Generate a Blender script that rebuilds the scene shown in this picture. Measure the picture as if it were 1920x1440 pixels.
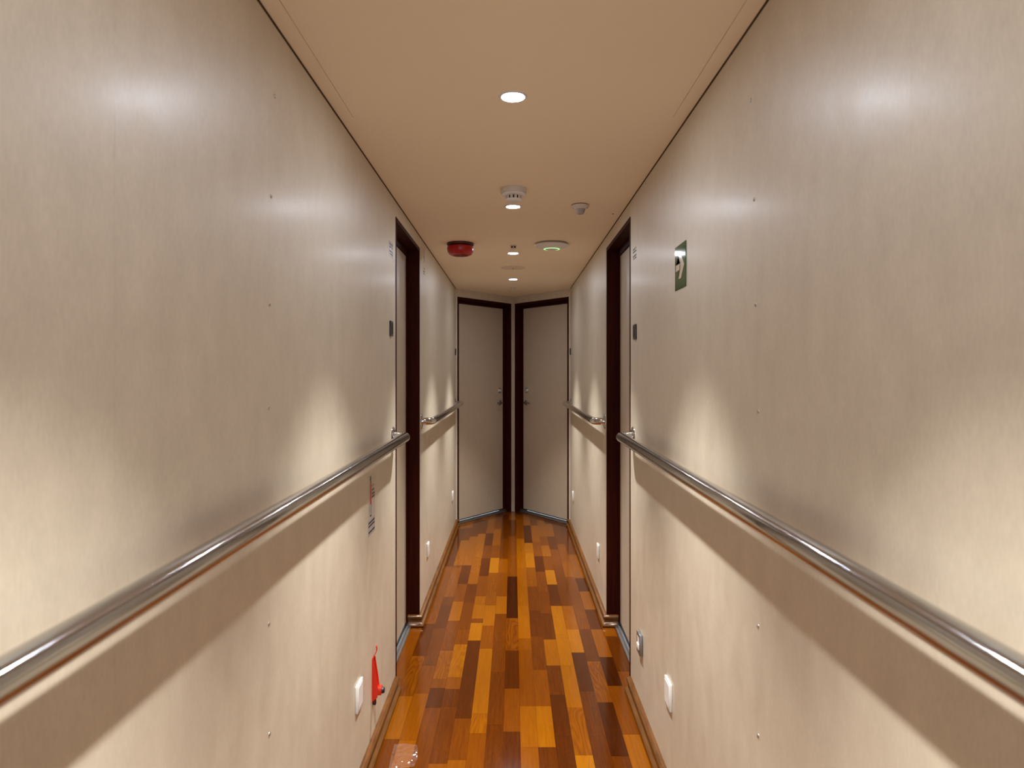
import bpy, bmesh, math, random
from mathutils import Vector, Matrix

for o in list(bpy.data.objects):
    bpy.data.objects.remove(o)
SC = bpy.context.scene
COL = SC.collection
PI = math.pi

# ------------------------------------------------------------------ camera
CAM_Z = 1.404
cam_data = bpy.data.cameras.new('camera')
cam = bpy.data.objects.new('camera', cam_data)
COL.objects.link(cam)
cam.location = (0, 0, CAM_Z)
cam.rotation_euler = (PI / 2, 0, 0)
cam_data.sensor_width = 36.0
cam_data.lens = 36.0 * 1300 / 1920
cam_data.shift_x = -2 / 1920
cam_data.shift_y = -22 / 1920
cam_data.clip_start = 0.02
cam_data.dof.use_dof = True
cam_data.dof.focus_distance = 3.4
cam_data.dof.aperture_fstop = 5.0
SC.camera = cam

# ------------------------------------------------------------------ world (cool fill light, added through an unseen open rear end)
world = bpy.data.worlds.new('world')
SC.world = world
world.use_nodes = True
bg = world.node_tree.nodes['Background']
bg.inputs[0].default_value = (0.62, 0.78, 1.0, 1)
bg.inputs[1].default_value = 4

SC.view_settings.view_transform = 'Standard'
SC.view_settings.look = 'None'
SC.view_settings.exposure = 0.14
SC.view_settings.gamma = 1.0
SC.view_settings.use_curve_mapping = False

SPOT_WATT = 215.0          # beam of each ceiling downlight
SPOT_ANGLE = 73.0
LENS_STRENGTH = 300.0      # glow of each downlight lens
LIGHT_COLOR = (1.0, 0.985, 0.945)

# ------------------------------------------------------------------ sizes
A = 0.52                  # half width of the corridor
CEIL = 2.165
Y_END = 6.30              # where the side walls stop
Y_TIP = 7.00              # where the two angled end walls meet
Y_BACK = -2.4
DOOR_H = 2.093
DOOR_MID, DOOR_W = 3.459, 0.786
DOOR_NEAR, DOOR_FAR = DOOR_MID - DOOR_W / 2, DOOR_MID + DOOR_W / 2
LIGHT_Y = [1.913 - 1.253 * k for k in (3, 2, 1)] + [1.913, 3.181, 4.427, 5.67]

# ------------------------------------------------------------------ materials
def new_mat(name, color=(.5, .5, .5), rough=.5, metal=0.0, spec=.5, emit=None, strength=0, coat=0, coat_rough=.05):
    m = bpy.data.materials.new(name)
    m.use_nodes = True
    b = m.node_tree.nodes['Principled BSDF']
    b.inputs['Base Color'].default_value = (*color, 1)
    b.inputs['Roughness'].default_value = rough
    b.inputs['Metallic'].default_value = metal
    b.inputs['Specular IOR Level'].default_value = spec
    b.inputs['Coat Weight'].default_value = coat
    b.inputs['Coat Roughness'].default_value = coat_rough
    if emit:
        b.inputs['Emission Color'].default_value = (*emit, 1)
        b.inputs['Emission Strength'].default_value = strength
    return m, m.node_tree, b

def node(nt, kind, **kw):
    n = nt.nodes.new(kind)
    for k, v in kw.items():
        setattr(n, k, v)
    return n

def mapped(nt, scale, src='Object', loc=(0, 0, 0)):
    tc = node(nt, 'ShaderNodeTexCoord')
    mp = node(nt, 'ShaderNodeMapping')
    mp.inputs['Scale'].default_value = scale
    mp.inputs['Location'].default_value = loc
    nt.links.new(tc.outputs[src], mp.inputs['Vector'])
    return mp.outputs['Vector']

def noise(nt, vec, scale, detail=3, rough=.5, dist=0.0):
    n = node(nt, 'ShaderNodeTexNoise')
    n.inputs['Scale'].default_value = scale
    n.inputs['Detail'].default_value = detail
    n.inputs['Roughness'].default_value = rough
    n.inputs['Distortion'].default_value = dist
    nt.links.new(vec, n.inputs['Vector'])
    return n.outputs['Fac']

def ramp(nt, fac, stops):
    r = node(nt, 'ShaderNodeValToRGB')
    el = r.color_ramp.elements
    while len(el) < len(stops):
        el.new(0.5)
    for e, (p, c) in zip(el, stops):
        e.position = p
        e.color = (*c, 1)
    nt.links.new(fac, r.inputs['Fac'])
    return r.outputs['Color']

def mixc(nt, a, b, fac, mode='MIX'):
    m = node(nt, 'ShaderNodeMix', data_type='RGBA', blend_type=mode)
    if isinstance(fac, float):
        m.inputs['Factor'].default_value = fac
    else:
        nt.links.new(fac, m.inputs['Factor'])
    for s, v in ((6, a), (7, b)):
        if isinstance(v, tuple):
            m.inputs[s].default_value = (*v, 1)
        else:
            nt.links.new(v, m.inputs[s])
    return m.outputs[2]

def wall_cloth(name, base, rough, streak):
    """beige vinyl covering: fine vertical fibres and faint clouding"""
    m, nt, b = new_mat(name, base, rough, spec=.7, coat=.14, coat_rough=.24)
    fine = noise(nt, mapped(nt, (230, 230, 60)), 1.0, 3, .65)
    cloud = noise(nt, mapped(nt, (14, 14, 8)), 1.0, 4, .6)
    k = 1 - streak
    c1 = ramp(nt, fine, [(.3, (k, k, k)), (.7, (1, 1, 1))])
    c2 = ramp(nt, cloud, [(.3, (k, k * .995, k * .985)), (.7, (1, 1, 1))])
    c = mixc(nt, c1, c2, 1.0, 'MULTIPLY')
    c = mixc(nt, base, c, 1.0, 'MULTIPLY')
    nt.links.new(c, b.inputs['Base Color'])
    bp = node(nt, 'ShaderNodeBump')
    bp.inputs['Strength'].default_value = .05
    bp.inputs['Distance'].default_value = .0006
    nt.links.new(fine, bp.inputs['Height'])
    nt.links.new(bp.outputs['Normal'], b.inputs['Normal'])
    r = ramp(nt, cloud, [(.3, (rough - .04,) * 3), (.7, (rough + .05,) * 3)])
    nt.links.new(r, b.inputs['Roughness'])
    return m

M_WALL = wall_cloth('wall_vinyl', (.685, .597, .470), .42, .12)
M_LEAF = wall_cloth('door_leaf_vinyl', (.54, .445, .335), .45, .07)

M_CEIL, nt, b = new_mat('ceiling_panel_paint', (.94, .825, .62), .6, spec=.25)
f = noise(nt, mapped(nt, (420, 420, 420)), 1.0, 2)
bp = node(nt, 'ShaderNodeBump'); bp.inputs['Strength'].default_value = .06; bp.inputs['Distance'].default_value = .0005
nt.links.new(f, bp.inputs['Height']); nt.links.new(bp.outputs['Normal'], b.inputs['Normal'])

M_GAP, _, _ = new_mat('shadow_gap_brown', (.12, .070, .038), .8, spec=.1)  # painted shade of the ceiling joint; also used on small dark fittings

# mahogany door frames
M_MAHOG, nt, b = new_mat('dark_mahogany', (.045, .008, .003), .5, spec=.06)
g = noise(nt, mapped(nt, (90, 90, 4)), 1.0, 4, .6)
nt.links.new(ramp(nt, g, [(.3, (.021, .0024, .0007)), (.75, (.046, .0060, .0015))]), b.inputs['Base Color'])

# skirting
M_SKIRT, nt, b = new_mat('stained_skirting_wood', (.2, .08, .02), .3, spec=.45)
g = noise(nt, mapped(nt, (50, 9, 160)), 1.0, 4, .6)
nt.links.new(ramp(nt, g, [(.3, (.085, .029, .005)), (.72, (.165, .062, .011))]), b.inputs['Base Color'])

# parquet: tone and seed come from each plank
M_FLOOR, nt, b = new_mat('lacquered_parquet', (.3, .12, .02), .16, spec=.22)
tone = node(nt, 'ShaderNodeAttribute', attribute_name='tone')
seed = node(nt, 'ShaderNodeAttribute', attribute_name='seed')
tc = node(nt, 'ShaderNodeTexCoord')
sep = node(nt, 'ShaderNodeSeparateXYZ')
nt.links.new(tc.outputs['Object'], sep.inputs[0])
def mth(op, a, bb):
    n = node(nt, 'ShaderNodeMath', operation=op)
    for i, v in enumerate((a, bb)):
        if isinstance(v, (int, float)):
            n.inputs[i].default_value = v
        else:
            nt.links.new(v, n.inputs[i])
    return n.outputs[0]
com = node(nt, 'ShaderNodeCombineXYZ')
nt.links.new(mth('MULTIPLY', sep.outputs[0], 150.0), com.inputs[0])
nt.links.new(mth('MULTIPLY', sep.outputs[1], 5.0), com.inputs[1])
nt.links.new(mth('MULTIPLY', seed.outputs['Fac'], 37.0), com.inputs[2])
grain = noise(nt, com.outputs[0], 1.0, 4, .6, .3)
com2 = node(nt, 'ShaderNodeCombineXYZ')
nt.links.new(mth('MULTIPLY', sep.outputs[0], 13.0), com2.inputs[0])
nt.links.new(mth('MULTIPLY', sep.outputs[1], 1.9), com2.inputs[1])
nt.links.new(mth('MULTIPLY', seed.outputs['Fac'], 53.0), com2.inputs[2])
big = noise(nt, com2.outputs[0], 1.0, 2, .5, .4)
ring = mth('FRACT', mth('MULTIPLY', big, 13.0), 0.0)
ring = mth('ABSOLUTE', mth('SUBTRACT', ring, 0.5), 0.0)          # 0..0.5
fig = mth('GREATER_THAN', seed.outputs['Fac'], 0.80)            # one plank in five is strongly figured
amt = mth('ADD', 0.08, mth('MULTIPLY', fig, 0.34))
t2 = mth('ADD', mth('MULTIPLY', tone.outputs['Fac'], 0.25), mth('MULTIPLY', mth('SUBTRACT', grain, .5), 0.34))
t2 = mth('ADD', t2, mth('MULTIPLY', mth('SUBTRACT', ring, .27), amt))
PAL = [(.0, (.028, .0052, .0007)), (.22, (.066, .014, .0009)), (.45, (.126, .030, .0011)), (.70, (.185, .052, .0013)), (1.0, (.265, .090, .0018))]
colr = ramp(nt, t2, PAL)
nt.links.new(colr, b.inputs['Base Color'])
dust = noise(nt, mapped(nt, (2.2, 1.6, 1)), 1.0, 3)
nt.links.new(ramp(nt, dust, [(.35, (.11,) * 3), (.75, (.19,) * 3)]), b.inputs['Roughness'])

M_STEEL, nt, b = new_mat('polished_steel', (.50, .49, .475), .11, 1.0, coat=.22, coat_rough=.38)
s = noise(nt, mapped(nt, (30, 30, 30)), 1.0, 2)
nt.links.new(ramp(nt, s, [(.3, (.09,) * 3), (.7, (.14,) * 3)]), b.inputs['Roughness'])
M_SATIN, _, _ = new_mat('satin_steel', (.50, .48, .45), .3, 1.0)
M_ALU, _, _ = new_mat('threshold_aluminium', (.33, .33, .33), .45, 1.0)
M_RUBBER, _, _ = new_mat('black_rubber', (.012, .012, .013), .5)
M_WHITE, _, _ = new_mat('white_plastic', (.82, .80, .77), .35)
M_OFFWHITE, _, _ = new_mat('aged_white_plastic', (.66, .60, .53), .45)
M_GREYPL, _, _ = new_mat('grey_lens_plastic', (.36, .33, .30), .35)
M_COVER, _, _ = new_mat('grey_cover_plate', (.74, .64, .50), .6, spec=.2)
M_DARKPL, _, _ = new_mat('dark_grey_plastic', (.030, .028, .024), .3)
M_BLACK, _, _ = new_mat('black_plastic', (.006, .006, .006), .4)
M_RED, _, _ = new_mat('red_painted_metal', (.62, .022, .006), .3)
M_REDPL, _, _ = new_mat('red_sounder_plastic', (.42, .008, .006), .28)
M_REDDK, _, _ = new_mat('dark_red_base', (.07, .004, .004), .5)
M_GREEN, _, _ = new_mat('green_sign_film', (.012, .085, .034), .06)
M_ARROW, _, _ = new_mat('photoluminescent_white', (.66, .60, .50), .1)
M_FILM, _, _ = new_mat('clear_sticker_film', (.60, .53, .45), .2)
M_GREYFILM, _, _ = new_mat('grey_sticker_film', (.47, .45, .43), .25)
M_INK, _, _ = new_mat('grey_ink', (.10, .085, .085), .5)
M_INKBLK, _, _ = new_mat('black_ink', (.02, .018, .018), .5)
M_INKRED, _, _ = new_mat('red_ink', (.45, .035, .025), .4)
M_LED, _, _ = new_mat('green_status_light', (.3, .7, .3), .4, emit=(.40, .85, .33), strength=1.0)
M_LENS, _, _ = new_mat('downlight_lens', (.9, .9, .9), .4, emit=(.86, .93, 1.05), strength=LENS_STRENGTH)
M_FROST, _, _ = new_mat('downlight_rim', (.75, .75, .76), .35)
M_STAIN, nt, b = new_mat('dried_water_film', (.30, .15, .09), .22)

# ------------------------------------------------------------------ mesh building
class MB:
    """collects shapes, then links them as ONE mesh object"""
    def __init__(self):
        self.bm = bmesh.new()

    def box(self, x0, x1, y0, y1, z0, z1, bev=0.0, seg=2, mat=None):
        b2 = bmesh.new()
        v = [b2.verts.new((x, y, z)) for x in (x0, x1) for y in (y0, y1) for z in (z0, z1)]
        for f in ((0, 1, 3, 2), (4, 6, 7, 5), (0, 4, 5, 1), (2, 3, 7, 6), (0, 2, 6, 4), (1, 5, 7, 3)):
            b2.faces.new([v[i] for i in f])
        if bev:
            bmesh.ops.bevel(b2, geom=list(b2.edges), offset=bev, segments=seg, affect='EDGES', profile=.5)
        self._merge(b2, mat)
        return self

    def _merge(self, b2, mat=None):
        if mat is not None:
            bmesh.ops.transform(b2, matrix=mat, verts=b2.verts)
        me = bpy.data.meshes.new('tmp')
        b2.to_mesh(me)
        b2.free()
        self.bm.from_mesh(me)
        bpy.data.meshes.remove(me)

    def lathe(self, prof, n=48, mat=None):
        """prof: (radius, z) pairs turned about z"""
        b2 = bmesh.new()
        rings = []
        for r, z in prof:
            if r < 1e-6:
                rings.append([b2.verts.new((0, 0, z))])
            else:
                rings.append([b2.verts.new((r * math.cos(2 * PI * i / n), r * math.sin(2 * PI * i / n), z)) for i in range(n)])
        for p, q in zip(rings, rings[1:]):
            for i in range(n):
                j = (i + 1) % n
                if len(p) == 1 and len(q) == 1:
                    continue
                if len(p) == 1:
                    b2.faces.new((p[0], q[i], q[j]))
                elif len(q) == 1:
                    b2.faces.new((p[i], p[j], q[0]))
                else:
                    b2.faces.new((p[i], p[j], q[j], q[i]))
        bmesh.ops.recalc_face_normals(b2, faces=b2.faces)
        self._merge(b2, mat)
        return self

    def prism(self, pts, t0, t1, mat=None):
        """polygon pts (a, b) in the y-z plane, extruded along x from t0 to t1"""
        b2 = bmesh.new()
        lo = [b2.verts.new((t0, a, c)) for a, c in pts]
        hi = [b2.verts.new((t1, a, c)) for a, c in pts]
        n = len(pts)
        b2.faces.new(lo)
        b2.faces.new(hi[::-1])
        for i in range(n):
            b2.faces.new((lo[i], hi[i], hi[(i + 1) % n], lo[(i + 1) % n]))
        bmesh.ops.triangulate(b2, faces=[f for f in b2.faces if len(f.verts) > 4])
        bmesh.ops.recalc_face_normals(b2, faces=b2.faces)
        self._merge(b2, mat)
        return self

    def tube(self, pts, r, n=32, cap=True):
        pts = [Vector(p) for p in pts]
        b2 = bmesh.new()
        rings = []
        up = Vector((0, 0, 1))
        for i, p in enumerate(pts):
            d = (pts[min(i + 1, len(pts) - 1)] - pts[max(i - 1, 0)]).normalized()
            if i == 0:
                a = d.cross(up)
                if a.length < .1:
                    a = d.cross(Vector((1, 0, 0)))
                a.normalize()
            else:
                a = (a - d * a.dot(d)).normalized()
            c = d.cross(a)
            rr = r[i] if isinstance(r, (list, tuple)) else r
            rings.append([b2.verts.new(p + (a * math.cos(2 * PI * k / n) + c * math.sin(2 * PI * k / n)) * rr) for k in range(n)])
        for p, q in zip(rings, rings[1:]):
            for k in range(n):
                b2.faces.new((p[k], p[(k + 1) % n], q[(k + 1) % n], q[k]))
        if cap:
            b2.faces.new(rings[0][::-1])
            b2.faces.new(rings[-1])
        bmesh.ops.recalc_face_normals(b2, faces=b2.faces)
        self._merge(b2)
        return self

    def sweep(self, path, prof):
        """path: 2D points, room on the right-hand side; prof: (out, z) pairs; mitred"""
        P = [Vector(p) for p in path]
        segn = []
        for a, c in zip(P, P[1:]):
            d = (c - a).normalized()
            segn.append(Vector((d.y, -d.x)))
        b2 = bmesh.new()
        rows = []
        for i, p in enumerate(P):
            if i == 0:
                m = segn[0]
            elif i == len(P) - 1:
                m = segn[-1]
            else:
                m = (segn[i - 1] + segn[i])
                m = m / (m.dot(segn[i]))
            rows.append([b2.verts.new((p.x + m.x * o, p.y + m.y * o, z)) for o, z in prof])
        n = len(prof)
        for p, q in zip(rows, rows[1:]):
            for k in range(n):
                b2.faces.new((p[k], p[(k + 1) % n], q[(k + 1) % n], q[k]))
        b2.faces.new(rows[0])
        b2.faces.new(rows[-1][::-1])
        bmesh.ops.recalc_face_normals(b2, faces=b2.faces)
        self._merge(b2)
        return self

    def build(self, name, mat, parent=None, smooth=0, loc=None, rot=None, label=None):
        me = bpy.data.meshes.new(name)
        self.bm.to_mesh(me)
        self.bm.free()
        me.materials.append(mat)
        if smooth:
            me.polygons.foreach_set('use_smooth', [True] * len(me.polygons))
            me.set_sharp_from_angle(angle=math.radians(smooth))
        o = bpy.data.objects.new(name, me)
        COL.objects.link(o)
        if loc:
            o.location = loc
        if rot:
            o.rotation_euler = rot
        if parent:
            o.parent = parent
        if label:
            o['label'] = label
        return o

def tag(o, label, cat, group=None, kind=None):
    o['label'] = label
    o['category'] = cat
    if group:
        o['group'] = group
    if kind:
        o['kind'] = kind
    return o

def empty(name, loc, rz=0.0):
    o = bpy.data.objects.new(name, None)
    COL.objects.link(o)
    o.empty_display_size = .05
    o.location = loc
    o.rotation_euler = (0, 0, rz)
    return o

def copy_tree(o, parent=None):
    c = o.copy()
    COL.objects.link(c)
    c.parent = parent
    for ch in list(o.children):
        copy_tree(ch, c)
    return c

# frames of the four wall planes: local x points into the corridor, local y runs along the wall
END_LEN = math.hypot(A, Y_TIP - Y_END)
UX, UY = A / END_LEN, (Y_TIP - Y_END) / END_LEN
RZ = {'left': 0.0, 'right': PI, 'end_left': math.atan2(-UX, UY), 'end_right': math.atan2(-UX, -UY)}
def on_wall(side, y, z):
    """point on a wall plane: for end walls y is the distance from the side-wall corner"""
    if side == 'left':
        return (-A, y, z)
    if side == 'right':
        return (A, y, z)
    s = -1 if side == 'end_left' else 1
    return (s * (A - UX * y), Y_END + UY * y, z)

# ------------------------------------------------------------------ floor
SKIRT = [(0, 0), (.024, 0), (.028, .004), (.0285, .011), (.026, .017), (.019, .021), (.0145, .027), (.013, .036), (.0145, .043),
         (.019, .047), (.021, .052), (.0195, .058), (.015, .0625), (.008, .065), (0, .0655)]
PLANKS={
-8:[(2.653,1.0),(3.022,0.4),(3.418,1.9),(3.826,2.0)],
-7:[(2.653,1.5),(3.007,2.9),(3.431,2.0),(3.71,0.9),(3.867,0.8),(4.346,1.8),(5.014,1.9),(5.794,1.0)],
-6:[(2.645,2.9),(3.032,2.4),(3.319,1.7),(3.803,1.2),(4.177,0.9),(4.335,1.3),(4.987,2.2),(5.042,1.5),(5.794,2.9),(6.251,1.2)],
-5:[(2.902,1.4),(3.083,0.7),(3.174,1.8),(3.497,2.4),(3.917,1.5),(4.245,3.0),(4.597,1.9),(5.042,0.9),(5.926,2.8),(6.472,1.1)],
-4:[(2.487,2.4),(2.911,1.2),(3.073,1.0),(3.191,2.2),(3.579,3.3),(3.787,1.7),(4.235,1.5),(4.597,1.2),(5.26,2.8),(6.024,3.0),(6.589,1.1)],
-3:[(2.511,2.6),(2.812,1.6),(3.629,0.8),(3.883,3.7),(3.951,1.6),(4.196,3.1),(4.346,2.9),(4.778,1.9),(5.23,0.9),(5.616,1.6),(6.044,0.8),(6.427,2.2)],
-2:[(2.696,2.0),(2.852,2.8),(3.524,3.2),(3.843,2.1),(4.177,3.2),(4.854,2.2),(5.245,4.0),(5.616,1.8),(6.208,2.5),(6.71,1.6)],
-1:[(2.761,1.1),(3.248,1.2),(3.607,1.4),(4.029,1.4),(4.346,3.0),(4.854,2.0),(5.215,2.4),(5.85,1.3),(6.472,0.9)],
0:[(2.708,0.8),(3.078,1.9),(3.497,0.7),(3.959,1.8),(4.766,0.1),(5.337,1.8),(5.945,1.6),(6.589,0.9)],
1:[(2.596,2.5),(2.916,2.9),(3.503,1.9),(3.658,2.2),(4.167,3.0),(4.973,2.8),(5.85,3.0),(6.427,1.8)],
2:[(2.596,1.0),(2.916,3.3),(3.271,2.0),(3.687,1.3),(4.083,0.9),(4.54,1.3),(4.987,2.2),(5.384,3.8),(5.704,3.4),(6.36,0.5)],
3:[(2.676,0.7),(3.017,0.7),(3.319,1.1),(3.643,3.0),(4.038,1.0),(4.43,1.4),(4.88,1.6),(5.29,0.7),(5.74,2.0),(6.36,2.6)],
4:[(2.542,4.0),(2.902,2.4),(3.319,3.2),(3.71,3.4),(4.167,3.5),(4.586,0.8),(4.92,4.0),(5.29,1.8),(5.616,3.0),(5.926,1.8),(6.589,2.5)],
5:[(2.676,0.9),(3.052,1.0),(3.473,0.5),(3.787,3.6),(4.167,2.6),(4.716,1.3),(5.042,1.4),(5.498,1.8),(5.926,1.0),(6.427,2.5)],
6:[(2.535,1.1),(2.949,0.3),(3.368,1.9),(3.787,1.0),(4.225,1.6),(4.753,1.5),(5.113,2.4),(5.668,2.0),(6.36,1.2)],
7:[(2.688,3.0),(3.104,1.8),(3.418,0.2),(3.787,2.3),(4.102,0.7),(4.441,2.4),(4.728,0.6),(5.337,2.3),(6.044,1.2)],
8:[(2.888,1.8),(3.253,1.8),(3.687,1.0),(4.038,2.4)],
}

COL_W, COL_0 = .066, -.038
FIGURED = {(4, 0), (4, 1), (-2, 1), (0, 3), (-4, 4), (-5, 3), (6, 2), (-7, 2)}     # strongly grained planks
def build_floor():
    rnd = random.Random(7)
    bm = bmesh.new()
    tl = bm.faces.layers.float.new('tone_f')
    rows = []
    XL, XR = -.66, .66
    for c in range(-10, 11):
        x0, x1 = COL_0 + c * COL_W, COL_0 + (c + 1) * COL_W
        x0, x1 = max(x0, XL), min(x1, XR)
        if x1 <= x0:
            continue
        far = list(PLANKS.get(c, []))
        y = 2.3 if not far else PLANKS[c][0][0]
        # behind the photographed part: random lengths
        segs = []
        yy = 2.46 - rnd.uniform(.0, .3) if far else 2.46
        start = yy
        while yy > Y_BACK - .3:
            ln = rnd.uniform(.3, .5)
            segs.append((yy - ln, yy, rnd.choice([.6, 1.1, 1.5, 1.9, 2.3, 2.9, 3.3])))
            yy -= ln
        yy = start
        for ye, t in far:
            if ye - yy > .02:
                segs.append((yy, ye, t, (c, far.index((ye, t))) in FIGURED))
                yy = ye
        while yy < 7.4:
            ln = rnd.uniform(.34, .5)
            segs.append((yy, yy + ln, rnd.choice([.8, 1.0, 1.3, 1.7, 2.1, 2.5])))
            yy += ln
        for a, d, t, *f in segs:
            sd = rnd.random() * .78
            rows.append((x0, x1, a, d, t, sd + .81 - .78 * sd if f and f[0] else sd))
    verts, faces, tones, seeds = [], [], [], []
    g = .0004
    for x0, x1, a, d, t, s in rows:
        i = len(verts)
        verts += [(x0 + g, a + g, 0), (x1 - g, a + g, 0), (x1 - g, d - g, 0), (x0 + g, d - g, 0)]
        faces.append((i, i + 1, i + 2, i + 3))
        tones.append(t); seeds.append(s)
    i = len(verts)
    verts += [(XL, Y_BACK - .3, -.0006), (XR, Y_BACK - .3, -.0006), (XR, 7.4, -.0006), (XL, 7.4, -.0006),
              (XL, Y_BACK - .3, -.06), (XR, Y_BACK - .3, -.06), (XR, 7.4, -.06), (XL, 7.4, -.06)]
    for f in ((0, 1, 2, 3), (7, 6, 5, 4), (0, 4, 5, 1), (1, 5, 6, 2), (2, 6, 7, 3), (3, 7, 4, 0)):
        faces.append(tuple(i + k for k in f))
        tones.append(.7); seeds.append(.5)
    bm.free()
    me = bpy.data.meshes.new('floor')
    me.from_pydata(verts, [], faces)
    at = me.attributes.new('tone', 'FLOAT', 'FACE'); at.data.foreach_set('value', tones)
    at = me.attributes.new('seed', 'FLOAT', 'FACE'); at.data.foreach_set('value', seeds)
    me.materials.append(M_FLOOR)
    o = bpy.data.objects.new('floor', me)
    COL.objects.link(o)
    tag(o, 'glossy red-brown and amber strip parquet floor of the corridor', 'floor', kind='structure')
build_floor()

# ------------------------------------------------------------------ ceiling
PX, PY0, PY1, GAP = .4775, -1.2, 2.07, .0016
cb = MB()
cb.box(-.7, .7, Y_BACK - .1, 7.4, CEIL + .006, CEIL + .08)
cb.box(-A - .03, -PX - GAP / 2, Y_BACK, PY1, CEIL, CEIL + .007)
cb.box(PX + GAP / 2, A + .03, Y_BACK, PY1, CEIL, CEIL + .007)
cb.box(-PX - GAP / 2 - .0001, PX + GAP / 2 + .0001, Y_BACK, PY0 - GAP / 2, CEIL, CEIL + .007)
cb.box(-A - .03, A + .03, PY1 + .0001, 7.3, CEIL, CEIL + .007)
ceiling = tag(cb.build('ceiling', M_CEIL), 'plain cream ceiling of the corridor with recessed lights', 'ceiling', kind='structure')
MB().box(-PX + GAP / 2, PX - GAP / 2, PY0 + GAP / 2, PY1 - .0002, CEIL, CEIL + .0062).build('access_panel', M_CEIL, ceiling)

# ------------------------------------------------------------------ walls
SEAMS = [-1.44, -.85, -.27, .32, .905, 1.478, 2.06]
def side_wall(side):
    m = MB()
    ytop = CEIL - .006
    root_rz = RZ[side]
    sg = 1 if side == 'left' else -1
    def bx(x0, x1, y0, y1, z0, z1):
        a, c = (y0, y1) if sg == 1 else (-y1, -y0)
        m.box(x0, x1, a, c, z0, z1)
    bx(-.12, -.012, Y_BACK, DOOR_NEAR, -.02, CEIL + .02)
    bx(-.12, -.012, DOOR_FAR, Y_END, -.02, CEIL + .02)
    bx(-.12, -.012, DOOR_NEAR, DOOR_FAR, DOOR_H, CEIL + .02)
    cuts = [Y_BACK] + SEAMS + [DOOR_NEAR]
    for p, q in zip(cuts, cuts[1:]):
        bx(-.013, 0, p + (.00015 if p != Y_BACK else 0), q - (.00015 if q != DOOR_NEAR else 0), -.01, ytop)
    bx(-.013, 0, DOOR_FAR, Y_END, -.01, ytop)
    bx(-.013, 0, DOOR_NEAR, DOOR_FAR, DOOR_H, ytop)
    w = m.build('wall_' + side, M_WALL, loc=(-A * sg, 0, 0), rot=(0, 0, root_rz))
    tag(w, 'long beige vinyl wall on the %s of the corridor' % side, 'wall', kind='structure')
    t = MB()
    t.box(-.0119, .0018, *((Y_BACK, Y_END) if sg == 1 else (-Y_END, -Y_BACK)), CEIL - .0012, CEIL + .004)  # brown strip paints the shadow line just under the ceiling
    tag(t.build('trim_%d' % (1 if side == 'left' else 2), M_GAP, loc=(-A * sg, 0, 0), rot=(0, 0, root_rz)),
        'thin brown strip standing in for the shadow between the %s wall and the ceiling' % side, 'trim', kind='structure')
    return w
WALL = {'left': side_wall('left'), 'right': side_wall('right')}

END_S0, END_S1 = .020, .841
END_MID, END_W = (END_S0 + END_S1) / 2, END_S1 - END_S0
for side in ('end_left', 'end_right'):
    m = MB()
    sg = 1 if side == 'end_left' else -1
    for a, c, z0, z1 in ((-.0, END_S0, -.02, CEIL + .02), (END_S1, END_LEN, -.02, CEIL + .02), (END_S0, END_S1, DOOR_H, CEIL + .02)):
        y0, y1 = (a, c) if sg == 1 else (-c, -a)
        m.box(-.12, 0, y0, y1, z0, z1)
    w = m.build('wall_' + side, M_WALL, loc=on_wall(side, 0, 0), rot=(0, 0, RZ[side]))
    tag(w, 'narrow beige surround of the %s angled door at the corridor end' % side[4:], 'wall', kind='structure')

# rear end wall, behind the photographer, with a passage added to let cool fill light in
m = MB()
m.box(-.7, -.40, Y_BACK - .1, Y_BACK, -.02, CEIL + .02)
m.box(.40, .7, Y_BACK - .1, Y_BACK, -.02, CEIL + .02)
m.box(-.40, .40, Y_BACK - .1, Y_BACK, 2.05, CEIL + .02)
tag(m.build('wall_back', M_WALL), 'beige rear wall with a passage added for fill light, unseen behind the camera', 'wall', kind='structure')

# screw caps on the wall seam
def screw_caps(side, ys, zs):
    for y, z in zip(ys, zs):
        m = MB()
        m.lathe([(0, .0022), (.0028, .0020), (.0042, .0010), (.0045, 0), (0, 0)], 20, Matrix.Rotation(PI / 2, 4, 'Y'))
        o = m.build('screw_cap', M_SATIN, WALL[side], 40, loc=(0, y if side == 'left' else -y, z))
screw_caps('left', [1.512, 1.489, 1.479, 1.473, 1.476, 1.479], [2.006, 1.782, 1.549, 1.328, .868, .632])
screw_caps('right', [1.516, 1.496, 1.486, 1.470, 1.470, 1.470], [1.999, 1.777, 1.549, 1.321, .865, .633])

# ------------------------------------------------------------------ skirting boards
def mirror_path(p):
    return [(-x, y) for x, y in p][::-1]
near = [(-A, Y_BACK), (-A, DOOR_NEAR - .012)]
far = [(-A - .062, DOOR_FAR - .018), (-A, DOOR_FAR - .018), (-A, Y_END), (-A + UX * .026, Y_END + UY * .026)]
for name, path, text in (('baseboard_left', near, 'moulded wooden skirting along the near left wall'),
                         ('baseboard_left', far, 'moulded wooden skirting along the far left wall, wrapped round the door jamb'),
                         ('baseboard_right', mirror_path(near), 'moulded wooden skirting along the near right wall'),
                         ('baseboard_right', mirror_path(far), 'moulded wooden skirting along the far right wall, wrapped round the door jamb')):
    tag(MB().sweep(path, SKIRT).build(name, M_SKIRT, smooth=50), text, 'skirting board', kind='structure')

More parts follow.
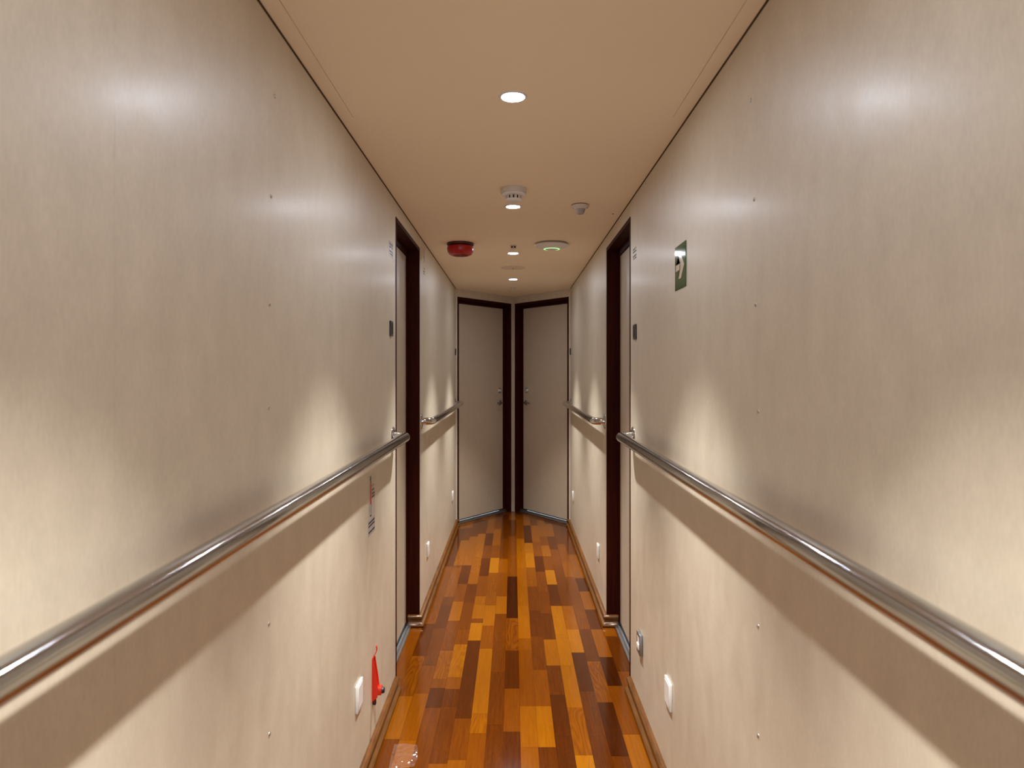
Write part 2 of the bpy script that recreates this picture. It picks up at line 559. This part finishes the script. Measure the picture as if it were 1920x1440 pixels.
# ------------------------------------------------------------------ doors
def make_door(idx, side, mid, W, hand, label):
    """local x = out of the wall, local y = along it; hand = side of the lever in local y"""
    root = empty('door_%d' % idx, on_wall(side, mid, 0), RZ[side])
    tag(root, label, 'door', kind='structure')
    h = W / 2
    F, D, ST = .020, .068, .030
    m = MB()
    for s in (-1, 1):
        a, c = sorted((s * h, s * (h - F)))
        m.box(-.118, .002, a, c, 0, DOOR_H)
        a, c = sorted((s * (h - F), s * (h - F - ST)))
        m.box(-.118, -.060, a, c, 0, DOOR_H - F)
    m.box(-.118, .002, -h + F, h - F, DOOR_H - F, DOOR_H)
    m.box(-.118, -.060, -h + F + ST, h - F - ST, DOOR_H - F - ST, DOOR_H - F)
    m.build('door_frame', M_MAHOG, root)
    q = h - F - ST - .0015
    MB().box(-.112, -D, -q, q, .030, DOOR_H - F - ST - .002, .0015, 1).build('door_leaf', M_LEAF, root)
    MB().box(-.116, -.040, -h + F + .0005, h - F - .0005, .0, .010, .002, 1).box(-.060, -.050, -h + F + .001, h - F - .001, .0, .027, .002, 1)\
        .build('threshold', M_ALU, root)
    MB().box(-D - .001, -D + .005, -q, q, .0272, .036, .001, 1).build('door_seal', M_RUBBER, root)
    # lever handle
    ly = hand * (q - .055)
    zl = 1.10
    R90 = Matrix.Rotation(PI / 2, 4, 'Y')
    hr = MB().lathe([(0, .010), (.020, .010), (.0245, .007), (.0255, 0), (0, 0)], 32, Matrix.Translation((-D, ly, zl)) @ R90)\
        .build('rose', M_SATIN, root, 40)
    arc = [(-D + .008, ly, zl), (-D + .038, ly, zl)]
    for k in range(1, 7):
        t = k / 6 * PI / 2
        arc.append((-D + .038 + .012 * math.sin(t), ly - hand * .012 * (1 - math.cos(t)), zl))
    arc += [(-D + .050, ly - hand * .06, zl), (-D + .050, ly - hand * .112, zl)]
    lev = MB().tube(arc, .0075, 20)
    lev.lathe([(0, -.010), (.006, -.008), (.0095, 0), (.006, .008), (0, .010)], 20, Matrix.Translation((-D + .050, ly - hand * .114, zl)))
    lev.build('lever_handle', M_STEEL, root, 40)
    # thumb-turn lock above it
    zk = zl + .122
    MB().lathe([(0, .009), (.021, .009), (.0245, .005), (.025, 0), (0, 0)], 32, Matrix.Translation((-D, ly, zk)) @ R90).build('lock_rose', M_SATIN, root, 40)
    MB().box(-D + .008, -D + .030, ly - .004, ly + .004, zk - .017, zk + .017, .003).build('thumb_turn', M_STEEL, root, 40)
    return root
make_door(1, 'left', DOOR_MID, DOOR_W, -1, 'beige cabin door recessed in a dark mahogany frame in the left wall')
make_door(2, 'right', DOOR_MID, DOOR_W, 1, 'beige cabin door recessed in a dark mahogany frame in the right wall')
make_door(3, 'end_left', END_MID, END_W, 1, 'left one of the two angled beige doors meeting at the corridor end')
make_door(4, 'end_right', END_MID, END_W, -1, 'right one of the two angled beige doors meeting at the corridor end')

# ------------------------------------------------------------------ handrails
def fillet(pts, r, n=10):
    out = [Vector(pts[0])]
    for a, p, c in zip(pts, pts[1:], pts[2:]):
        a, p, c = Vector(a), Vector(p), Vector(c)
        u, v = (a - p).normalized(), (c - p).normalized()
        s, e = p + u * r, p + v * r
        o = p + (u + v) * r
        for k in range(n + 1):
            t = k / n * PI / 2
            out.append(o - v * r * math.cos(t) - u * r * math.sin(t))
    out.append(Vector(pts[-1]))
    return out
RAIL_Z, RAIL_X, RAIL_R = 1.126, .059, .0205
def make_rail(side, y0, y1, label, r0, r1):
    """local x out from the wall, root at the middle of the rail on the wall plane"""
    mid = (y0 + y1) / 2
    root = empty('handrail', on_wall(side, mid, RAIL_Z), RZ[side])
    tag(root, label, 'handrail', 'steel handrails')
    sg = 1 if side == 'left' else -1
    a, c = (y0 - mid) * sg, (y1 - mid) * sg
    n0 = fillet([(0, a, 0), (RAIL_X, a, 0), (RAIL_X, 0, 0)], r0)
    n1 = fillet([(RAIL_X, 0, 0), (RAIL_X, c, 0), (0, c, 0)], r1)
    MB().tube(n0[:-1] + n1[1:], RAIL_R, 40).build('rail_tube', M_STEEL, root, 50)
    for y in (a, c):
        T = Matrix.Translation((0, y, 0)) @ Matrix.Rotation(PI / 2, 4, 'Y')
        fl = MB().lathe([(0, .0055), (.034, .0055), (.040, .0045), (.0425, .0020), (.043, 0), (0, 0)], 48, T).build('wall_flange', M_STEEL, root, 40)
        for k in range(3):
            t = PI / 2 + k * 2 * PI / 3
            T2 = Matrix.Translation((.0055, y + .031 * math.cos(t), .031 * math.sin(t))) @ Matrix.Rotation(PI / 2, 4, 'Y')
            MB().lathe([(0, .0022), (.0025, .0018), (.0042, 0), (0, -.0005)], 16, T2).build('screw', M_SATIN, fl, 40)
    return root
make_rail('left', -1.3, 3.0, 'long polished steel handrail on the near left wall', .045, .040)
make_rail('right', -1.3, 3.0, 'long polished steel handrail on the near right wall', .045, .040)
make_rail('left', 3.925, 6.22, 'short steel handrail on the far left wall beyond the side door', .060, .050)
make_rail('right', 3.925, 6.22, 'short steel handrail on the far right wall beyond the side door', .060, .050)

# ------------------------------------------------------------------ ceiling lights
def make_downlight(y, label):
    root = empty('ceiling_downlight', (0, y, CEIL))
    tag(root, label, 'ceiling light', 'round recessed downlights')
    MB().lathe([(.0395, .0), (.0400, -.0012), (.0385, -.0028), (.0330, -.0034), (.0312, -.0024), (.0308, 0)], 56).build('trim_ring', M_FROST, root, 40)
    MB().lathe([(0, -.0030), (.022, -.0030), (.029, -.0026), (.0310, -.0020), (.0310, 0), (0, 0)], 48).build('lens', M_LENS, root, 40)
    ld = bpy.data.lights.new('downlight_beam', 'SPOT')
    ld.energy = SPOT_WATT
    ld.color = LIGHT_COLOR
    ld.spot_size = math.radians(SPOT_ANGLE)
    ld.spot_blend = 1.0
    ld.shadow_soft_size = .022
    lo = bpy.data.objects.new('downlight_beam', ld)
    COL.objects.link(lo)
    lo.parent = root
    lo.location = (0, 0, -.028)
    return root
names = ['downlight behind the camera, third back', 'downlight behind the camera, second back', 'downlight just above the camera, out of the picture',
         'round white downlight nearest the camera, largest of the lit row', 'lit downlight just under the hanging smoke detector, second from the camera',
         'lit downlight between the red sounder and the round white access point', 'lit downlight farthest away, closest to the end doors']
for y, t in zip(LIGHT_Y, names):
    make_downlight(y, t)

# smoke detector
r = empty('smoke_detector', (.002, 2.872, CEIL))
tag(r, 'white domed smoke detector hanging in front of the second downlight', 'smoke detector')
MB().lathe([(0, 0), (.052, 0), (.053, -.003), (.053, -.0185), (.0515, -.021), (0, -.021)], 56).build('mounting_base', M_OFFWHITE, r, 35)
hd = MB().lathe([(0, -.021), (.048, -.021), (.050, -.024), (.0485, -.0275), (.040, -.030), (.034, -.031), (0, -.031)], 56).build('detector_head', M_WHITE, r, 35)
mm = MB()
for k in range(12):
    t = (k + .5) * PI / 6
    mm.box(.030, .0345, -.0052, .0052, -.046, -.0295, .001, 1, Matrix.Rotation(t, 4, 'Z'))
mm.lathe([(0, -.0305), (.024, -.0305), (.024, -.046), (0, -.046)], 32)
mm.build('vent_cage', M_OFFWHITE, r, 35)
MB().lathe([(0, -.029), (.0268, -.029), (.0262, -.046), (0, -.046)], 32).build('sensing_chamber', M_BLACK, r, 35, label='black sensing chamber')
MB().lathe([(0, -.045), (.034, -.045), (.0355, -.0475), (.034, -.052), (.028, -.0545), (.012, -.0555), (0, -.0555)], 56).build('sensor_cap', M_WHITE, r, 35)

# motion sensor
r = empty('motion_sensor', (.305, 3.15, CEIL))
tag(r, 'small white ceiling motion sensor with grey lens, right of the smoke detector', 'sensor')
MB().lathe([(0, .0), (.036, .0), (.036, -.003), (0, -.003)], 48).build('gasket', M_GAP, r, 35, label='thin dark gap ring')
MB().lathe([(0, -.003), (.039, -.003), (.040, -.006), (.038, -.010), (.026, -.0205), (0, -.0205)], 48).build('housing', M_OFFWHITE, r, 35)
MB().lathe([(0, -.020), (.0235, -.020), (.0225, -.024), (.019, -.036), (.015, -.0415), (.008, -.044), (0, -.0445)], 48).build('sensor_lens', M_GREYPL, r, 35, label='grey tapered lens')
for s in (-1, 1):
    MB().lathe([(0, -.001), (.0022, -.001), (.0022, .001), (0, .001)], 14).build('mounting_screw', M_GAP, r, 35, loc=(s * .0315, -.006, -.0162))

# alarm sounder
r = empty('alarm_sounder', (-.311, 4.09, CEIL))
tag(r, 'round red fire alarm sounder on the ceiling left of the lights', 'alarm')
MB().lathe([(0, 0), (.078, 0), (.080, -.004), (.078, -.012), (.070, -.016), (.070, -.022), (0, -.022)], 64).build('mounting_base', M_REDDK, r, 35)
MB().lathe([(0, -.020), (.074, -.020), (.0775, -.024), (.078, -.038), (.075, -.052), (.066, -.066), (.052, -.073), (.0455, -.0735), (.044, -.071), (0, -.071)], 64)\
    .build('sounder_dome', M_REDPL, r, 35)
MB().lathe([(0, -.0705), (.0425, -.0705), (.0425, -.0735), (.038, -.075), (0, -.0755)], 48).build('grille', M_REDDK, r, 35, label='dark red centre grille')
for k in range(8):
    t = k * PI / 4
    MB().box(.014, .034, -.0018, .0018, -.0768, -.0745, .0006, 1, Matrix.Rotation(t, 4, 'Z')).build('grille_rib', M_REDPL, r, 35)

# wireless access point
r = empty('wireless_access_point', (.228, 4.095, CEIL))
tag(r, 'wide round white wireless access point with a green light ring, right of the lights', 'access point')
MB().lathe([(0, 0), (.092, 0), (.096, -.003), (.0975, -.011), (0, -.011)], 72).build('mounting_base', M_GREYPL, r, 35)
MB().lathe([(0, -.010), (.0985, -.010), (.1005, -.0125), (.0985, -.0165), (.086, -.0215), (.066, -.0285), (.0475, -.0335), (.0385, -.0360), (.026, -.0395), (.012, -.0415), (0, -.042)], 96).build('cover', M_WHITE, r, 35)
MB().lathe([(.0475, -.0325), (.0478, -.0345), (.0440, -.0358), (.0400, -.0366), (.0398, -.0340)], 72).build('status_ring', M_LED, r, 35, label='pale green lit ring')

# small ceiling fittings
r = empty('sprinkler_head', (.002, 4.16, CEIL))
tag(r, 'tiny slotted ceiling nozzle between the smoke detector and the third light', 'sprinkler')
MB().lathe([(0, 0), (.0185, 0), (.0195, -.002), (.018, -.004), (.012, -.005), (0, -.005)], 40).build('escutcheon', M_OFFWHITE, r, 35)
for s in (-1, 1):
    MB().box(s * .0085 - .006, s * .0085 + .006, -.0035, .0035, -.018, -.004, .001, 1).build('frame_arm', M_GAP, r, 35)
MB().lathe([(0, -.017), (.017, -.017), (.017, -.0185), (0, -.0195)], 32).build('deflector', M_OFFWHITE, r, 35)
r = tag(MB().lathe([(0, 0), (.088, 0), (.090, -.0012), (.089, -.0018), (.080, -.0024), (0, -.0026)], 64).build('ceiling_cover_plate', M_COVER, smooth=35, loc=(0, 5.05, CEIL)),
        'flat greyish round cover plate between the two farthest downlights', 'cover plate')
MB().lathe([(0, -.0024), (.004, -.0024), (.004, -.0050), (0, -.0060)], 20).build('fixing_screw', M_GAP, r, 35)
r = empty('sprinkler_head', (0, 6.24, CEIL))
tag(r, 'tiny white ceiling fitting beyond the farthest light, over the end doors', 'sprinkler')
MB().lathe([(0, 0), (.024, 0), (.0255, -.002), (.021, -.006), (.013, -.008), (0, -.008)], 40).build('escutcheon', M_OFFWHITE, r, 35)
MB().lathe([(0, -.007), (.009, -.007), (.009, -.020), (.0125, -.022), (.0115, -.025), (0, -.0265)], 32).build('nozzle', M_OFFWHITE, r, 35)
tag(MB().lathe([(0, 0), (.0045, 0), (.004, -.0016), (0, -.0020)], 18).build('ceiling_screw', M_GAP, smooth=35, loc=(.480, 3.33, CEIL)),
    'tiny dark screw head in the ceiling near the right wall', 'screw')

# ------------------------------------------------------------------ wall fittings
def fitting(name, side, y, z, label, cat, group=None):
    r = empty(name, on_wall(side, y, z), RZ[side])
    return tag(r, label, cat, group)

def card_reader(side, y, z, label, w=.045, h=.064):
    r = fitting('card_reader', side, y, z, label, 'card reader', 'dark plates beside the doors')
    MB().box(0, .009, -w / 2, w / 2, -h / 2, h / 2, .0018).build('housing', M_DARKPL, r, 40)
    MB().box(.0088, .0100, -w / 2 + .006, w / 2 - .006, -h / 2 + .010, h / 2 - .008, .0004, 1).build('reader_face', M_BLACK, r, 40)
card_reader('left', 2.938, 1.404 + .185, 'dark plate on the left wall just before the side door')
card_reader('right', 2.938, 1.404 + .171, 'dark plate on the right wall just before the side door')
card_reader('left', 6.22, 1.404 + .182, 'tiny dark plate on the far left wall by the end door', .04, .060)
card_reader('right', 6.24, 1.404 + .186, 'tiny dark plate on the far right wall by the end door', .04, .060)

def outlet(side, y, z, label, w=.082, h=.090):
    r = fitting('outlet_cover', side, y, z, label, 'outlet cover', 'white outlet covers low on the walls')
    MB().box(0, .0085, -w / 2, w / 2, -h / 2, h / 2, .0022).build('cover_plate', M_WHITE, r, 40)
    MB().box(.0080, .0096, -w / 2 + .008, w / 2 - .008, -h / 2 + .008, h / 2 - .008, .0007, 1).build('flap', M_WHITE, r, 40)
outlet('left', 2.325, 1.404 - 1.083, 'white outlet cover on the left wall beside the red bracket')
outlet('right', 2.305, 1.404 - 1.067, 'white outlet cover low on the near right wall')
outlet('left', 4.21, 1.404 - 1.074, 'white outlet cover on the far left wall just past the side door', .075, .080)
outlet('right', 4.21, 1.404 - 1.083, 'white outlet cover on the far right wall just past the side door', .075, .080)
outlet('left', 5.93, 1.404 - 1.058, 'small white outlet cover on the far left wall near the end door', .075, .080)
outlet('right', 5.98, 1.404 - 1.068, 'small white outlet cover on the far right wall near the end door', .075, .080)

# wall socket with a proud frame, right wall next to the side door
r = fitting('light_switch', 'right', 2.812, 1.404 - 1.098, 'silver framed white rocker switch low on the right wall beside the door', 'switch')
w, h = .072, .084
m = MB()
m.box(0, .013, -w / 2, -w / 2 + .013, -h / 2, h / 2, .002)
m.box(0, .013, w / 2 - .013, w / 2, -h / 2, h / 2, .002)
m.box(0, .013, -w / 2 + .012, w / 2 - .012, h / 2 - .016, h / 2, .002)
m.box(0, .013, -w / 2 + .012, w / 2 - .012, -h / 2, -h / 2 + .016, .002)
m.box(0, .006, -w / 2 + .010, w / 2 - .010, -h / 2 + .010, h / 2 - .010)
m.build('surround', M_ALU, r, 40, label='silver surround')
m = MB().prism([(-.021, -.024), (.021, -.024), (.021, .024), (-.021, .024)], .005, .0125)
m.box(.0115, .0165, -.019, .019, -.022, -.001, .0015)
m.build('rocker', M_WHITE, r, 40, label='white rocker')

# green escape sign
r = fitting('escape_sign', 'right', 2.149, 1.404 + .328, 'green escape route sign with a white arrow on the right wall', 'sign')
S = .069
MB().box(0, .0022, -S, S, -S, S, .0006, 1).build('sign_plate', M_GREEN, r)
ar = [(.10, .57), (.50, .57), (.36, .77), (.57, .77), (.87, .5), (.57, .23), (.36, .23), (.50, .43), (.10, .43)]
MB().prism([((u - .5) * 2 * S, (v - .5) * 2 * S) for u, v in ar], .0021, .0026).build('arrow', M_ARROW, r, label='white right-pointing arrow')

# stickers: film with small unreadable printed lines
def text_rows(m, y0, y1, rows, seed, x0=.0007, x1=.0010):
    rnd = random.Random(seed)
    for z, h, fill in rows:
        y = y0
        while y < y1 - .003:
            ln = min(rnd.uniform(.004, .012), y1 - y)
            if rnd.random() < fill:
                m.box(x0, x1, y, y + ln, z - h / 2, z + h / 2)
            y += ln + .0022

def door_notice(side, y, z, label, film):
    r = fitting('door_notice', side, y, z, label, 'notice', 'small notices above the card readers')
    if film:
        MB().box(0, .0007, -.045, .045, -.032, .032).build('film', film, r)
    m = MB()
    text_rows(m, -.038, .038, [(.020, .006, .95), (.008, .006, .9), (-.010, .006, .95), (-.021, .006, .8)], int(y * 1000) + len(label), -.0002 if not film else .0006, .0010)
    m.build('printed_text', M_INK, r)
door_notice('left', 2.955, 1.404 + .523, 'small grey printed notice on the left wall beside the door top', M_GREYFILM)
door_notice('right', 2.965, 1.404 + .508, 'small printed notice on the right wall beside the door top', None)

r = fitting('wall_notice', 'left', 4.05, 1.404 + .628, 'tall narrow notice high on the far left wall beyond the side door', 'notice')
MB().box(-.0002, .0010, -.004, .004, .012, .092).box(-.0002, .0010, -.018, .006, .040, .050).build('printed_arrow', M_INK, r)
m = MB()
text_rows(m, -.03, .03, [(-.022, .007, .9), (-.040, .007, .9), (-.054, .006, .7)], 5, -.0002, .0010)
m.build('printed_text', M_INK, r)

# extinguisher sticker on the left wall
r = fitting('extinguisher_sticker', 'left', 2.548, 1.404 - .452, 'clear sticker showing a red extinguisher with small print, below the left handrail', 'sticker')
MB().box(0, .0004, -.062, .062, -.080, .078).build('film', M_FILM, r)
g = MB()
body = [(-.030, -.030), (-.004, -.030), (-.004, .040), (-.008, .050), (-.026, .050), (-.030, .040)]
g.prism(body, .0003, .0009)
g.build('extinguisher_picture', M_INKRED, r, label='printed red extinguisher')
g = MB()
g.box(.0003, .0009, -.022, -.012, .049, .062).box(.0003, .0009, -.034, -.010, .060, .065).box(.0003, .0009, -.030, -.008, .068, .072).box(.0003, .0009, -.020, -.014, .064, .069)
g.build('valve_picture', M_INKBLK, r, label='printed black valve')
g = MB()
g.box(.0003, .0009, -.031, -.029, -.070, -.030).box(.0003, .0009, -.006, -.004, -.070, -.030).box(.0003, .0009, -.031, -.004, -.074, -.069)
g.build('outline_picture', M_INKBLK, r, label='printed black outline box')
g = MB()
text_rows(g, .006, .050, [(.034, .005, .5), (.018, .006, .6), (.004, .007, .9), (-.008, .007, .9)], 9, .0003, .0009)
g.build('printed_text', M_INK, r)
r = fitting('text_sticker', 'left', 2.545, 1.404 - .560, 'grey sticker with lines of small print under the extinguisher sticker', 'sticker')
MB().box(0, .0006, -.062, .062, -.032, .027).build('film', M_GREYFILM, r)
g = MB()
text_rows(g, -.052, .054, [(.014, .0065, 1), (.002, .0065, .95), (-.020, .0065, 1)], 12, .0005, .0010)
g.build('printed_text', M_INKBLK, r)

# red extinguisher bracket
r = fitting('extinguisher_bracket', 'left', 2.572, 1.404 - 1.125, 'empty red metal extinguisher bracket low on the left wall', 'bracket')
pl = MB()
prof = [(.000, -.090), (.012, -.094), (.016, -.080), (.016, .040), (.011, .068), (-.011, .068), (-.016, .040), (-.016, -.080), (-.012, -.094)]
pl.prism(prof, 0, .003)
pl.build('back_plate', M_RED, r, label='red tapered back plate')
# side flanges of the channel, deeper towards the foot
fl = MB()
for s in (-1, 1):
    b2 = bmesh.new()
    y0, y1 = s * .0145, s * .0165
    pts = [(.0, .066), (.006, .066), (.016, .0), (.022, -.045), (.020, -.075), (0, -.090)]
    lo = [b2.verts.new((x, y0, z)) for x, z in pts]
    hi = [b2.verts.new((x, y1, z)) for x, z in pts]
    b2.faces.new(lo); b2.faces.new(hi[::-1])
    for i in range(len(pts)):
        b2.faces.new((lo[i], hi[i], hi[(i + 1) % len(pts)], lo[(i + 1) % len(pts)]))
    bmesh.ops.recalc_face_normals(b2, faces=b2.faces)
    fl._merge(b2)
fl.build('side_flange', M_RED, r)
# hook lip at the top: a bent strip
hk = MB()
path = [(.0015, .060), (.003, .072), (.009, .083), (.0125, .094), (.0125, .104), (.0105, .110)]
b2 = bmesh.new()
rows = []
for i, (x, z) in enumerate(path):
    w_ = .011 - .0012 * i
    rows.append([b2.verts.new((x + dx, y, z)) for dx, y in ((0, -w_), (.003, -w_), (.003, w_), (0, w_))])
for p, q in zip(rows, rows[1:]):
    for k in range(4):
        b2.faces.new((p[k], p[(k + 1) % 4], q[(k + 1) % 4], q[k]))
b2.faces.new(rows[0]); b2.faces.new(rows[-1][::-1])
bmesh.ops.recalc_face_normals(b2, faces=b2.faces)
hk._merge(b2)
hk.build('hook', M_RED, r, 40)
# foot saddle, clip and knob
MB().box(.002, .034, -.015, .015, -.068, -.040, .003).build('saddle', M_RED, r, 40)
T = Matrix.Translation((.033, 0, -.054)) @ Matrix.Rotation(PI / 2, 4, 'Y')
MB().lathe([(0, .010), (.009, .010), (.0115, .007), (.0115, 0), (0, 0)], 28, T).build('clamp_knob', M_BLACK, r, 40, label='black round clamp knob')
MB().box(.001, .012, -.007, .007, -.108, -.088, .003).build('foot_tab', M_REDDK, r, 40)
for z in (.045, -.022):
    T = Matrix.Translation((.003, -.004, z)) @ Matrix.Rotation(PI / 2, 4, 'Y')
    MB().lathe([(0, .004), (.003, .0035), (.0050, 0), (0, -.0005)], 18, T).build('screw', M_STEEL, r, 40)

# dried spill on the floor near the left skirting
nt = M_STAIN.node_tree
b = nt.nodes['Principled BSDF']
b.inputs['Base Color'].default_value = (.50, .34, .28, 1)
b.inputs['Roughness'].default_value = .3
nt.links.new(ramp(nt, noise(nt, mapped(nt, (45, 45, 45)), 1.0, 4, .6), [(.3, (.03,) * 3), (.7, (.22,) * 3)]), b.inputs['Alpha'])
b2 = bmesh.new()
pts = [(-.440, 2.452), (-.352, 2.468), (-.347, 2.520), (-.354, 2.580), (-.362, 2.612), (-.412, 2.622), (-.448, 2.618), (-.447, 2.540)]
b2.faces.new([b2.verts.new((x, y, .0003)) for x, y in pts])
bmesh.ops.recalc_face_normals(b2, faces=b2.faces)
m = MB(); m._merge(b2)
tag(m.build('dried_film', M_STAIN), 'pale dried liquid film on the parquet by the near left skirting', 'stain', kind='stuff')
rnd = random.Random(3)
m = MB()
for x, y, a, c in ((-.362, 2.545, .012, .004), (-.357, 2.560, .006, .003), (-.375, 2.494, .009, .003), (-.415, 2.466, .008, .003), (-.366, 2.508, .005, .003), (-.40, 2.50, .003, .002),
                   (-.352, 2.535, .003, .006)):
    m.lathe([(0, .0009), (.8, .0006), (1, 0)], 16, Matrix.Translation((x, y, 0.0002)) @ Matrix.Rotation(rnd.random() * 3, 4, 'Z') @ Matrix.Diagonal((a * .6, c, 1, 1)))
tag(m.build('dried_drips', M_WHITE, smooth=40), 'white dried drips on the parquet by the near left skirting', 'stain', kind='stuff')
